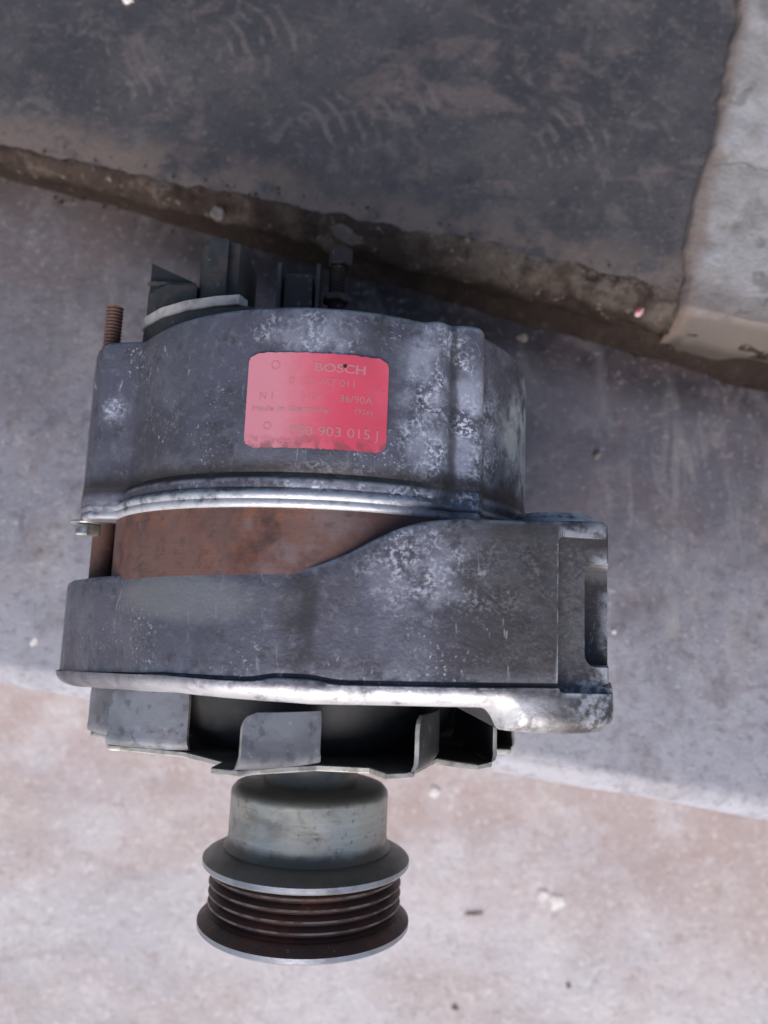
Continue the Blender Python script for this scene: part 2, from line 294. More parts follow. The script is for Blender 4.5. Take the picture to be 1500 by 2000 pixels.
M['zinc'] = mat('dull_zinc', (0.52, 0.52, 0.50), [((0.2, 0.19, 0.17), 260, 0.42, 0.6, 5, 0.85)],
    rough=0.32, metal=0.8, bumps=[(400, 3, 0.4)], bump_dist=0.0002)
M['label'] = mat('faded_red_label_glare', (0.50, 0.058, 0.098), [
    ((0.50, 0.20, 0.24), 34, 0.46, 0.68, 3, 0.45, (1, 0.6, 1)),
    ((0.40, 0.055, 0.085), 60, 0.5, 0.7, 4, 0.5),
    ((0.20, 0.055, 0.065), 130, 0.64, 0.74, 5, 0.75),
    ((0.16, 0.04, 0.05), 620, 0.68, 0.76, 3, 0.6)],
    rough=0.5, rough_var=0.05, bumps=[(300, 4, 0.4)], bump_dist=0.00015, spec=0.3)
overlay(M['label'], (0.48, 0.24, 0.28), 0.7, ('band', (1, 0, 0, 0), 0.009, -0.010, (70, 0.016)))  # sky glare on the left side painted as a paler pink
overlay(M['label'], (0.17, 0.06, 0.07), 0.7, ('band', (0, 1, 0, 0), 0.0725, 0.0695, (250, 0.006)), ('noise', 300, 0.42, 0.58))
M['print'] = mat('faded_label_print', (0.36, 0.165, 0.17), [((0.49, 0.13, 0.16), 220, 0.38, 0.56, 3, 0.95)], rough=0.4)
M['printdark'] = mat('faded_label_print_grey', (0.31, 0.195, 0.185), [((0.47, 0.14, 0.17), 240, 0.42, 0.58, 3, 0.85)], rough=0.4)
M['black'] = mat('black_spot', (0.01, 0.01, 0.01), rough=0.6)
M['white_chip'] = mat('white_chip', (0.68, 0.65, 0.63), [((0.42, 0.38, 0.36), 420, 0.45, 0.62, 4, 0.7)], rough=0.8)
M['pink_chip'] = mat('pink_chip', (0.62, 0.40, 0.40), [((0.5, 0.03, 0.05), 160, 0.5, 0.6, 2, 1.0)], rough=0.5)
M['stone'] = mat('drab_stone', (0.20, 0.17, 0.145), [((0.1, 0.085, 0.075), 80, 0.45, 0.66, 4, 0.7)], rough=0.85, bumps=[(200, 4, 1)], bump_dist=0.001)
M['drab'] = mat('dirt_caked_stone', (0.12, 0.10, 0.085), [((0.06, 0.048, 0.04), 90, 0.42, 0.6, 6, 0.8)], rough=0.9, bumps=[(200, 4, 1)], bump_dist=0.001)
M['bark'] = mat('dry_twig', (0.14, 0.10, 0.085), rough=0.85)

# ---------------------------------------------------------------- object helpers
def link_mesh(name, verts, faces, m, parent=None, smooth=38, mats=None, fmat=None, scale=0.001):
    me = bpy.data.meshes.new(name)
    me.from_pydata([(v[0] * scale, v[1] * scale, v[2] * scale) for v in verts], [], faces)
    bm = bmesh.new(); bm.from_mesh(me); bmesh.ops.recalc_face_normals(bm, faces=bm.faces); bm.to_mesh(me); bm.free()
    for mm in (mats or [m]): me.materials.append(mm)
    if fmat:
        for p, k in zip(me.polygons, fmat): p.material_index = k
    if smooth:
        me.polygons.foreach_set('use_smooth', [True] * len(me.polygons)); me.set_sharp_from_angle(angle=R(smooth))
    o = bpy.data.objects.new(name, me); COL.objects.link(o)
    if parent: o.parent = parent
    return o

def loft(rings, cap0=True, cap1=True):
    n = len(rings[0]); v = [p for r in rings for p in r]; f = []
    for k in range(len(rings) - 1):
        for i in range(n):
            j = (i + 1) % n
            f.append((k * n + i, k * n + j, (k + 1) * n + j, (k + 1) * n + i))
    if cap0: f.append(tuple(range(n)))
    if cap1: f.append(tuple((len(rings) - 1) * n + i for i in range(n)))
    return v, f

def lathe(profile, seg=128):
    """profile (r, y) revolved about the shaft axis (local y)"""
    rings = [[(r * math.cos(2 * math.pi * i / seg), y, r * math.sin(2 * math.pi * i / seg)) for i in range(seg)] for r, y in profile]
    return loft(rings)

def prism(poly, axis, a, b, bev=0.0):
    """closed polygon swept along axis ('x','y','z') from a to b, with small bevelled ends"""
    cx = sum(p[0] for p in poly) / len(poly); cy = sum(p[1] for p in poly) / len(poly)
    def ring(t, s):
        out = []
        for p, q in poly:
            d = math.hypot(p - cx, q - cy) or 1
            k = (d - s) / d
            u, w = cx + (p - cx) * k, cy + (q - cy) * k
            out.append({'y': (u, t, w), 'x': (t, u, w), 'z': (u, w, t)}[axis])
        return out
    s = 1 if b > a else -1
    rs = [ring(a, bev), ring(a + s * bev, 0), ring(b - s * bev, 0), ring(b, bev)] if bev else [ring(a, 0), ring(b, 0)]
    return loft(rs)

def merge(*parts):
    v, f = [], []
    for pv, pf in parts:
        o = len(v); v += list(pv); f += [tuple(i + o for i in q) for q in pf]
    return v, f

def tag(o, label, cat, group=None):
    o['label'] = label; o['category'] = cat
    if group: o['group'] = group
    return o

def smoothstep(a, b, x):
    t = max(0.0, min(1.0, (x - a) / (b - a))); return t * t * (3 - 2 * t)

def interp(tab, x):
    if x <= tab[0][0]: return tab[0][1]
    for (x0, y0), (x1, y1) in zip(tab, tab[1:]):
        if x <= x1: return y0 + (y1 - y0) * (x - x0) / (x1 - x0)
    return tab[-1][1]

# ---------------------------------------------------------------- the setting (metres)
def yr(x): return 0.1535 - 0.275 * x           # foot of the riser between tread and upper step
def yu(x): return 0.1555 - 0.238 * x           # upper edge of that riser
def yn(x): return -0.0520 - 0.171 * x          # nose of the tread
LOWZ = -0.14; UPZ = 0.028

def N(x, y, s, off=0.0): return mnoise.fractal(Vector((x * s + off, y * s - off, off * 1.7)), 1.0, 2.0, 4)

def grid_obj(name, xs, prof, m, kind='structure', mats=None, fm=None):
    v = []; f = []; fmat = []
    rows = [prof(x) for x in xs]; k = len(rows[0])
    for r in rows: v += r
    for i in range(len(xs) - 1):
        for j in range(k - 1):
            f.append((i * k + j, (i + 1) * k + j, (i + 1) * k + j + 1, i * k + j + 1))
            if fm: fmat.append(fm(j))
    o = link_mesh(name, v, f, m, smooth=60, mats=mats, fmat=fmat or None, scale=1.0)
    o['kind'] = kind
    return o

def frange(a, b, n): return [a + (b - a) * i / (n - 1) for i in range(n)]
XS = frange(-0.9, -0.24, 30)[:-1] + frange(-0.24, 0.24, 260) + frange(0.24, 0.9, 30)[1:]

def tread_prof(x):
    out = []
    y0, y1 = yr(x) + 0.012, yn(x) + 0.0005 * N(x, 0, 22, 3)
    rn = 0.013
    for t in frange(0, 1, 70):
        y = y0 + (y1 + rn - y0) * t
        fall = -0.0055 * smoothstep(0.35, 1.9, t) * 2
        z = 0.0009 * N(x, y, 9, 1) + 0.0003 * N(x, y, 60, 5) + fall
        out.append((x, y, z))
    zn = out[-1][2]
    for a in frange(0, 90, 14)[1:]:
        out.append((x, y1 + rn - rn * math.sin(R(a)), zn - rn * (1 - math.cos(R(a))) + 0.0004 * N(x, a * 0.01, 40, 2)))
    for z in frange(-0.024, LOWZ - 0.004, 8)[1:]:
        out.append((x, y1 + 0.0006 * N(x, z, 30, 8), z))
    return out
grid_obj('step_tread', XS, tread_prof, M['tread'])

def upper_prof(x):
    out = []
    rag = 0.0022 * N(x, 0.3, 35, 4) + 0.0016 * N(x, 0.1, 110, 9)
    yb, yt = yr(x), yu(x) + rag
    wid = 0.0035 + 0.0035 * smoothstep(-0.12, 0.06, x)       # the arris is more broken away on the right
    cw = 0.08 + 0.92 * smoothstep(-0.13, 0.0, x)
    for t in frange(0, 1, 8)[:-1]:                          # cove of packed dirt at the foot
        out.append((x, yb - 0.0005 - 0.0115 * cw * (1 - math.sin(t * math.pi / 2)) + 0.0012 * N(x, 0.7, 40, 2), -0.0012 + 0.010 * (1 - math.cos(t * math.pi / 2)) + 0.0004 * N(x, t, 60, 3)))
    for k, t in enumerate(frange(0, 1, 16)):
        bulge = 0.0035 * math.sin(math.pi * t)
        y = yb + (yt - yb) * t - bulge + 0.0022 * N(x, t * 0.03, 70, 6)
        z = 0.0088 + (UPZ - 0.0093 - wid * 0.25) * t ** 0.85
        if 0 < k: z += 0.0014 * N(x, t * 0.05, 90, 12)
        out.append((x, y, z))
    out.append((x, yt + wid * 0.4, UPZ - wid * 0.08)); 
    for t in frange(0, 1, 60)[0:]:
        y = yt + wid + (0.85 - yt) * t ** 1.6
        out.append((x, y, UPZ + 0.0008 * N(x, y, 10, 2) + 0.0003 * N(x, y, 70, 5)))
    return out
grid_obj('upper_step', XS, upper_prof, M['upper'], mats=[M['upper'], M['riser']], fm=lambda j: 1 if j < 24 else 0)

# pale concrete slab on the right, laid over the dark screed with a ragged edge
def patch_edge(y): return 0.1182 + (y - 0.130) * 0.238 - 0.004 * math.exp(-((y - 0.165) / 0.02) ** 2) + 0.0022 * N(y, 0.2, 45, 3) + 0.0010 * N(y, 0.6, 160, 1)
def patch_prof_y(y):
    out = []; xe = patch_edge(y)
    out.append((xe - 0.0005, y, UPZ - 0.006))
    for t in frange(0, 1, 5): out.append((xe + 0.0018 * t, y + 0.0, UPZ + 0.0020 * math.sin(t * math.pi / 2) + 0.0005 * N(xe + t, y, 200, 2)))
    for t in frange(0, 1, 60)[1:]:
        x = xe + 0.002 + (0.9 - xe) * t ** 1.8
        out.append((x, y, UPZ + 0.0022 + 0.0009 * N(x, y, 18, 4) + 0.0004 * N(x, y, 90, 7)))
    return out
v = []; f = []
ys = frange(0.0, 1.0, 150); rows = []
for t in ys:                      # first rows fold down over the riser front
    row = []
    base = patch_prof_y(0.118 + 0.7 * t ** 1.5)
    for (x, y, z) in base:
        front = yu(x) - 0.002 + 0.0012 * N(x, 0.4, 60, 2)
        yy = front + (0.85 - front) * t ** 1.5 if x > base[0][0] + 0.004 else front + (0.85 - front) * t ** 1.5
        row.append((patch_edge(yy) + (x - base[0][0]), yy, z))
    rows.append(row)
face_rows = []
for q, (dz, dy) in enumerate([(0.034, -0.004), (0.026, -0.0065), (0.018, -0.0065), (0.010, -0.0055), (0.004, -0.003), (0.0012, -0.001)]):
    face_rows.append([(x, y + dy + 0.0016 * N(x, dz, 70, 5), z - dz) for (x, y, z) in rows[0]])
rows = face_rows + rows
k = len(rows[0])
for r_ in rows: v += r_
for i in range(len(rows) - 1):
    for j in range(k - 1): f.append((i * k + j, (i + 1) * k + j, (i + 1) * k + j + 1, i * k + j + 1))
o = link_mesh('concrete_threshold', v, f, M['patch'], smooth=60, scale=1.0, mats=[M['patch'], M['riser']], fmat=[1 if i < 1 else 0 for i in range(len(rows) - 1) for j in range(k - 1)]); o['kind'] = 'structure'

def lower_prof(x):
    out = []
    for y in frange(-0.35, 0.05, 90): out.append((x, y, LOWZ + 0.0012 * N(x, y, 10, 3) + 0.0004 * N(x, y, 60, 5)))
    return [(x, -4.0, LOWZ)] + [(x, -1.0, LOWZ)] + out + [(x, 0.6, LOWZ)]
XL = [-4.0, -1.5] + frange(-0.5, 0.5, 180) + [1.5, 4.0]
grid_obj('lower_floor', XL, lower_prof, M['lower'])

# crumbs of mortar and dirt lying along the foot of the riser: uncountable
v = []; f = []
for q in range(200):
    x = random.uniform(-0.22, 0.2); on_top = random.random() < 0.45
    s = random.choice([0.0003, 0.0004, 0.0005, 0.0007, 0.0010])
    if on_top: y = yu(x) + random.uniform(0.004, 0.012); z = UPZ + 0.0004
    else: y = yr(x) - abs(random.gauss(0, 0.005)) - 0.001; z = s * 0.5
    base = len(v)
    for c in [(1, 0, 0), (-1, 0, 0), (0, 1, 0), (0, -1, 0), (0, 0, 0.8), (0, 0, -0.8)]:
        v.append((x + s * c[0] * random.uniform(0.6, 1.2), y + s * c[1] * random.uniform(0.6, 1.2), z + s * c[2]))
    for a, b_ in ((0, 2), (2, 1), (1, 3), (3, 0)):
        f.append((base + a, base + b_, base + 4)); f.append((base + b_, base + a, base + 5))
o = link_mesh('mortar_crumbs', v, f, M['riser'], smooth=0, scale=1.0); o['kind'] = 'stuff'
o['label'] = 'small crumbs of mortar and dirt along the broken step edge'; o['category'] = 'crumbs'

# ---------------------------------------------------------------- the alternator (local millimetres; y = shaft, towards the slip-ring end)
alt = bpy.data.objects.new('alternator', None); COL.objects.link(alt)
alt.location = (-0.02203, -0.02427, 0.0); alt.rotation_euler = (0, 0, -R(2.2)); alt.empty_display_size = 0.05
tag(alt, 'grimy grey car alternator with red label and ribbed pulley lying on the step', 'alternator')
AX = 68.0                                        # shaft height above the tread
def part(name, vf, m, parent=alt, smooth=38, mats=None, fmat=None):
    v, f = vf
    if parent is alt:
        v = [(p[0], p[1], p[2] + AX) for p in v]
    else:
        v = [(p[0], p[1], p[2] + AX) for p in v]
    return link_mesh(name, v, f, m, parent, smooth, mats, fmat)

NS = 1440
def ray_poly(poly, th):
    c, s = math.cos(th), math.sin(th); best = 0
    for (x0, z0), (x1, z1) in zip(poly, poly[1:] + poly[:1]):
        dx, dz = x1 - x0, z1 - z0
        den = c * dz - s * dx
        if abs(den) < 1e-9: continue
        t = (x0 * dz - z0 * dx) / den
        u = (x0 * s - z0 * c) / den
        if t > 0 and -1e-9 <= u <= 1 + 1e-9: best = max(best, t)
    return best
def polar(polys, Rc, sig=4, extra=0.0, a0=58, a1=178):
    """outline radius by angle: the union of a circle and some lobes, corners softened"""
    out = []
    for i in range(NS):
        th = 2 * math.pi * i / NS
        dg = math.degrees(th)
        w = smoothstep(a0 - 14, a0, dg) * (1 - smoothstep(a1, a1 + 14, dg))
        out.append(max([Rc + extra * w] + [ray_poly(p, th) for p in polys]))
    ker = [math.exp(-0.5 * (k / sig) ** 2) for k in range(-3 * sig, 3 * sig + 1)]; ks = sum(ker)
    return [sum(ker[k + 3 * sig] * out[(i + k) % NS] for k in range(-3 * sig, 3 * sig + 1)) / ks for i in range(NS)]
COSN = [(math.cos(2 * math.pi * i / NS), math.sin(2 * math.pi * i / NS)) for i in range(NS)]
def ring_of(r, y, off=0.0):
    return [((r[i] + off) * COSN[i][0], y[i] if isinstance(y, list) else y, (r[i] + off) * COSN[i][1]) for i in range(NS)]
def gauss_list(a, sig):
    ker = [math.exp(-0.5 * (k / sig) ** 2) for k in range(-3 * sig, 3 * sig + 1)]; ks = sum(ker)
    return [sum(ker[k + 3 * sig] * a[(i + k) % NS] for k in range(-3 * sig, 3 * sig + 1)) / ks for i in range(NS)]

# --- rear (slip-ring end) housing
rear_lobes = [
    [(0, 0), (-24, 57.2), (-49, 38), (-54.5, 31.2), (-56.5, 31.4), (-66, 29.5), (-70, 24), (-80, 0), (-77, -14), (-62, -22)],     # left ear with the through-bolt
    [(0, 0), (30, 54.5), (32, 56.0), (34.5, 55.2), (36.8, 52.6), (39.5, 53.4), (44, 52.6), (45.6, 50.8), (46.0, 42)],   # ribbed boss on the right
    [(0, 0)] + [(64.8 * math.cos(R(a)), 64.8 * math.sin(R(a))) for a in range(46, -60, -3)],     # fuller right flank
    [(0, 0), (-24, -58), (-20, -68), (22, -68), (28, -56)],                            # foot
]
def rear_r(Rc): return polar(rear_lobes, min(Rc, 62.2), 3, max(0.0, Rc - 62.2))
rA, rB, rC, rD = rear_r(61.8), rear_r(62.2), rear_r(63.6), rear_r(65.2)
rdk = rear_r(61.6)
yb = 106.6
rings = [ring_of(rA, yb - 3, -20), ring_of(rA, yb, -18), ring_of(rA, yb, -2.5), ring_of(rA, yb - 0.4, -1.1), ring_of(rA, yb - 1.3, -0.3), ring_of(rA, yb - 2.6)]
for t in frange(0, 1, 8)[1:]: rings.append(ring_of([a + (b - a) * t for a, b in zip(rA, rB)], yb - 2.6 - (yb - 2.6 - 63.2) * t))
rings += [ring_of(rdk, 62.4, 0.2), ring_of(rB, 61.4, 0.3), ring_of(rC, 60.7), ring_of(rC, 60.0, 0.25), ring_of(rC, 58.8, 0.2), ring_of(rC, 58.2, -0.1),
          ring_of(rD, 57.2, -0.4), ring_of(rD, 56.7), ring_of(rD, 55.9, 0.1), ring_of(rD, 55.2, -0.5), ring_of(rD, 54.6, -0.2), ring_of(rD, 53.6, -0.3), ring_of(rD, 53.0, -0.9), ring_of(rD, 52.9, -3), ring_of(rD, 53.4, -9)]
vf = loft(rings)
nr = len(rings); worn_from = nr - 9
fm = []
for k in range(nr - 1):
    for i in range(NS): fm.append(0)
fm += [0, 0]
rear = part('rear_housing', vf, M['alu'], mats=[M['alu'], M['alu_worn']], fmat=fm, smooth=50)

# --- stator core
part('stator_core', lathe([(50, 55), (64.2, 55), (64.2, 34), (50, 34)], 180), M['stator'])

# --- front (drive end) housing
front_lobes = [
    [(0, 0), (-28, 57.8), (-58, 33.5), (-62, 30), (-76, 12), (-82.5, -1), (-80, -14), (-56, -40)],
    [(0, 0), (-1, 63.9), (4.5, 65.4), (12, 65.2), (63, 63.6), (73.5, 62.2), (76, 60), (82, 38), (85, 15), (82, -12), (50, -50)],
    [(0, 0), (-22, -62), (-18, -68), (20, -68), (26, -60)],
]
fr = polar(front_lobes, 64.2, 2)
top_tab = [(-90, 35.5), (-60, 36.3), (-2, 38.4), (4, 39.2), (12, 42.6), (19, 46.6), (25, 49.4), (31, 51.2), (39, 52.2), (57, 52.4), (76, 53.2), (90, 54)]
bot_tab = [(-84, 2.6), (-70, 4.2), (-33, 6.6), (4, 6.0), (49.5, 6.8), (51.2, 6.2), (52.6, 4.6), (53.4, 2.6), (54.2, 1.6), (65, 1.2), (76, 1.6), (86, 0)]
seam_tab = [(-84, 7.2), (-60, 9.2), (-33, 11.5), (-11, 11.8), (-8, 12.2), (-5, 13.0), (5, 13.0), (9, 12.2), (12, 12.0), (40, 12.5), (63, 13.1), (86, 13.4)]
ytop, ybot, yseam = [], [], []
for i in range(NS):
    x = fr[i] * COSN[i][0]; z = fr[i] * COSN[i][1]
    if z > -10:
        a, b, c = interp(top_tab, x), interp(bot_tab, x), interp(seam_tab, x)
    else:
        w = smoothstep(-10, -40, z)
        a = interp(top_tab, x) * (1 - w) + 36 * w; b = interp(bot_tab, x) * (1 - w) + 5 * w; c = interp(seam_tab, x) * (1 - w) + 11 * w
    ytop.append(a); ybot.append(b); yseam.append(c)
ytop, ybot, yseam = gauss_list(ytop, 5), gauss_list(ybot, 1), gauss_list(yseam, 5)
def yo(a, d): return [q + d for q in a]
rings = [ring_of(fr, yo(ytop, -2), -12), ring_of(fr, yo(ytop, -0.1), -2.2), ring_of(fr, yo(ytop, -0.2), -1.0), ring_of(fr, yo(ytop, -0.7), -0.3), ring_of(fr, yo(ytop, -1.6))]
for t in frange(0, 1, 10)[1:]:
    rings.append(ring_of(fr, [(a - 1.6) * (1 - t) + (c + 0.35) * t for a, c in zip(ytop, yseam)]))
fil = []
for a in frange(0, 90, 9):
    fil.append(ring_of(fr, [b + 4.6 * (1 - math.sin(R(a))) for b in ybot], 1.1 - 6.6 * (1 - math.cos(R(a)))))
rings += [ring_of(fr, yseam, -0.9), ring_of(fr, yo(yseam, -0.45), -0.9), ring_of(fr, yo(yseam, -0.85), 0.85), ring_of(fr, [(c - 0.75) * 0.6 + (b + 4.6) * 0.4 for c, b in zip(yseam, ybot)], 1.1)] + fil
k_fil = len(rings) - 9
rin = [55.0] * NS
rings += [ring_of(fr, yo(ybot, 0.0), -7.5), ring_of(rin, 7.5), ring_of(rin, 17), ring_of([20.0] * NS, 18)]
vf = loft(rings)
fm = []
for k in range(len(rings) - 1):
    for i in range(NS): fm.append(2 if k >= k_fil + 9 else 0)
fm += [0, 2]
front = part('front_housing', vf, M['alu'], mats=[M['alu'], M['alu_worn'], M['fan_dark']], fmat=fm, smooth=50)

# shelf and pocket milled into the right-hand ear
def boolean_cut(target, vf):
    v, f = vf
    c = link_mesh('cutter', [(p[0], p[1], p[2] + AX) for p in v], f, M['alu'], alt, 0)
    md = target.modifiers.new('cut', 'BOOLEAN'); md.object = c; md.operation = 'DIFFERENCE'; md.solver = 'EXACT'
    bpy.context.view_layer.update()
    dg = bpy.context.evaluated_depsgraph_get()
    me = bpy.data.meshes.new_from_object(target.evaluated_get(dg))
    target.modifiers.clear(); old = target.data; target.data = me; bpy.data.meshes.remove(old)
    me.set_sharp_from_angle(angle=R(40))
    bpy.data.objects.remove(c, do_unlink=True)
def rrect(x0, x1, y0, y1, r, n=6):
    out = []
    for cx, cy, a0 in ((x1 - r, y1 - r, 0), (x0 + r, y1 - r, 90), (x0 + r, y0 + r, 180), (x1 - r, y0 + r, 270)):
        for k in range(n + 1):
            a = R(a0 + 90 * k / n); out.append((cx + r * math.cos(a), cy + r * math.sin(a)))
    return out
boolean_cut(front, prism(rrect(62.8, 110, 11.2, 48.6, 1.6), 'z', 60.4, 90))
boolean_cut(front, prism(rrect(70.0, 110, 17.3, 42.6, 3.0), 'z', 38.5, 90))

part('mount_bushing', merge(lathe([(4.5, 47), (12.5, 47), (12.5, 58.4), (11.6, 59.4), (7, 59.4), (4.5, 59)], 48)), M['alu']).location = (0.0705, 0, 0.021)

# --- through-bolt on the left ear
def thread(x, z, r, y0, y1, pitch=1.1, n=20):
    prof = []
    y = y0
    while y < y1 - 0.9:
        prof += [(r * 0.80, y), (r, y + pitch * 0.5)]; y += pitch
    prof = [(0.2, y0)] + prof + [(r * 0.8, y1 - 0.5), (r * 0.55, y1), (0.2, y1)]
    v, f = lathe(prof, n); return [(p[0] + x, p[1], p[2] + z) for p in v], f
def rod(x, z, r, y0, y1, n=24):
    v, f = lathe([(0.2, y0), (r - 0.3, y0), (r, y0 + 0.3), (r, y1 - 0.3), (r - 0.3, y1), (0.2, y1)], n)
    return [(p[0] + x, p[1], p[2] + z) for p in v], f
def hexa(x, z, r, y0, y1):
    return prism([(x + r * math.cos(R(60 * k + 12)), z + r * math.sin(R(60 * k + 12))) for k in range(6)], 'y', y0, y1, 0.5)
bolt = part('through_bolt', rod(-66.5, 14, 3.4, 34, 56), M['rust'])
part('threaded_end', thread(-68.2, 18, 2.7, 106, 122.5), M['rust'], bolt)
part('nut', hexa(-70.5, 17, 3.9, 49.0, 52.6), M['zinc'], bolt)
part('washer', rod(-70.8, 17, 5.0, 52.6, 53.4), M['zinc'], bolt)

# --- plastic end cover, regulator plug and terminals at the slip-ring end
cover = part('end_cover', prism([(-60, 14), (-57, 22), (-50, 29.5), (-41, 35.5), (-31, 39.5), (-23, 41.2), (-16, 38), (-14, 0), (-30, -34), (-52, -22)], 'y', 105, 115.0, 1.0), M['plastic'])
edge_pts = [(-59.5, 17), (-57, 22), (-50, 29.5), (-41, 35.5), (-31, 39.5), (-24, 41.2)]
poly = edge_pts + [(p[0] * 0.93, p[1] * 0.9) for p in reversed(edge_pts)]
rs = [[(p[0], y, p[1]) for p in poly] for y in (115.0, 117.8)]
part('cover_rim', loft(rs), M['dusty'], cover)
plug = part('regulator_plug', merge(
    prism([(-41, 4), (-41, 22), (-39, 25), (-28, 26), (-26.5, 23), (-26.5, 4)], 'y', 112, 142, 1.2),
    prism([(-58, 2), (-58, 18), (-50, 24), (-41, 24), (-41, 2)], 'y', 112, 129, 1.2)), M['plastic'])
part('clip', prism([(-57.8, 20), (-56.6, 21.5), (-46, 21.5), (-44.2, 19), (-46, 17), (-56, 16)], 'y', 129, 130.0, 0.2), M['plastic'], plug)
wedge = ([(-57.0, 127, 20), (-57.0, 136.5, 20), (-43.0, 130.5, 20), (-57.0, 127, 4), (-57.0, 136.5, 3), (-43.0, 130.5, 4)],
         [(0, 1, 2), (3, 5, 4), (0, 3, 4, 1), (1, 4, 5, 2), (2, 5, 3, 0)])
part('dark_opening', wedge, M['black'], plug)  # darkness of the opening drawn as a solid black wedge
part('plug_latch', prism([(-37, 25), (-37, 29), (-31, 29), (-31, 25)], 'y', 120, 141.5, 0.8), M['plastic'], plug)
blk = part('terminal_block', prism([(-15, 4), (-15, 17), (-6, 17), (-6, 4)], 'y', 108, 136.5, 0.8), M['dim_steel'])
for x in (-17.0, -4.6):
    part('guard_fin', prism([(x, 4), (x, 20), (x + 1.2, 20), (x + 1.2, 4)], 'y', 108, 138.5, 0.2), M['plastic'], blk)
stud = part('terminal_stud', thread(1.8, 17, 2.7, 106, 142.5), M['dim_steel'])
part('nut', hexa(1.8, 17, 4.4, 126.5, 129.0), M['dim_steel'], stud)
part('stud_cap', hexa(2.6, 17, 3.9, 139, 145), M['dim_steel'], stud)
part('slip_ring_plate', lathe([(20, 104), (54, 104), (54, 108.8), (52, 109.6), (20, 109.6)], 96), M['plastic'])

# --- cooling fan: saw-toothed disc with bent-up blades
BL = [149, 101, 61, 33, 3, 172, 236, 282, 328]
BLs = sorted(BL)
def blade_spec(th): return (68.0, 18.0) if th == 172 else (62.5, 21.5) if th == 101 else (62.5, 24.0)
star = []
for th in reversed(BLs):                       # the disc edge runs along each blade's fold, then out to the next blade's tip
    Rt, Lw = blade_spec(th)
    tx, tz = Rt * math.cos(R(th)), Rt * math.sin(R(th))
    dx, dz = -math.cos(R(th + 45)), -math.sin(R(th + 45))
    star += [((Rt - 9) * math.cos(R(th + 8.5)), (Rt - 9) * math.sin(R(th + 8.5))), ((Rt - 0.8) * math.cos(R(th + 7)), (Rt - 0.8) * math.sin(R(th + 7))),
             ((Rt - 0.5) * math.cos(R(th + 0.5)), (Rt - 0.5) * math.sin(R(th + 0.5))), (tx + dx * 4 - 2 * math.cos(R(th)), tz + dz * 4 - 2 * math.sin(R(th))), (tx + dx * Lw * 0.98, tz + dz * Lw * 0.98)]
FY = -10.8
nd = 720
rd = [max(37.5, ray_poly(star, R(i * 0.5) + 1e-5)) for i in range(nd)]
def dring(off, y): return [((rd[i] + off) * math.cos(R(i * 0.5)), y, (rd[i] + off) * math.sin(R(i * 0.5))) for i in range(nd)]
def cring(r, y): return [(r * math.cos(R(i * 0.5)), y, r * math.sin(R(i * 0.5))) for i in range(nd)]
fan = part('cooling_fan', loft([cring(12, FY + 2.5), cring(30, FY + 2.5), cring(36, FY + 1.0), dring(-0.3, FY + 1.0), dring(0, FY + 0.7), dring(0, FY - 0.3), dring(-0.3, FY - 0.6), cring(36, FY - 0.6), cring(30, FY + 0.9), cring(12, FY + 0.9)]),
    M['fan'], mats=[M['fan_dark'], M['lit_edge']], fmat=[1 if k in (4, 5) else 0 for k in range(9) for i in range(nd)] + [0, 0])
def blade(th, Rt=62.5, Lw=24.0, H=13.6, thick=1.1, rake=45):
    tip = Vector((Rt * math.cos(R(th)), Rt * math.sin(R(th))))
    d = -Vector((math.cos(R(th + rake)), math.sin(R(th + rake))))     # inwards along the plate
    nrm = Vector((-d.y, d.x))
    if nrm.dot(tip) < 0: nrm = -nrm
    prof = [(-3.0, 0.2), (-1.6, 0.3), (-0.6, 0.9), (0.0, 2.2)] + [(0.0 - 0.12 * 0, h) for h in frange(3.4, H, 12)]
    nw = 16; front_, back_ = [], []
    for (q, h) in prof:
        rc = 4.0; ins = 0.0
        if h > H - rc: ins = rc - math.sqrt(max(0, rc * rc - (h - (H - rc)) ** 2))
        low = 1.5 * (1 - smoothstep(0, 4, h))
        for a in frange(0, 1, nw):
            w = ins - 0.6 * low + (Lw - 1.1 * ins + low) * a
            bend = 0.8 * math.sin(math.pi * a)
            base = tip + d * w + nrm * (q + bend + 0.0)
            front_.append((base.x + nrm.x * thick / 2, FY + 0.6 + h, base.y + nrm.y * thick / 2))
            back_.append((base.x - nrm.x * thick / 2, FY + 0.6 + h - 0.5 * (h < 1), base.y - nrm.y * thick / 2))
    v = front_ + back_; nb = len(front_); f = []; fm = []; rows = len(prof)
    for i in range(rows - 1):
        for j in range(nw - 1):
            a = i * nw + j
            f.append((a, a + 1, a + nw + 1, a + nw)); fm.append(1 if i < 1 else 0)
            f.append((nb + a, nb + a + nw, nb + a + nw + 1, nb + a + 1)); fm.append(2)
    for i in range(rows - 1):
        for j in (0, nw - 1):
            a = i * nw + j; f.append((a, a + nw, nb + a + nw, nb + a)); fm.append(1)
    for j in range(nw - 1):
        for i in (0, rows - 1):
            a = i * nw + j; f.append((a, a + 1, nb + a + 1, nb + a)); fm.append(1 if i == 0 else 0)
    return (v, f), fm
for th in BL:
    vf, fm = blade(th, *blade_spec(th), H=16.0 if th in (149, 172) else 13.6)
    body = M['fan_shade'] if th in (61, 33, 3) else M['fan']       # right-hand blades: shade painted in as a darker steel
    part('blade', vf, body, fan, mats=[body, M['lit_edge'], M['fan_dark']], fmat=fm)

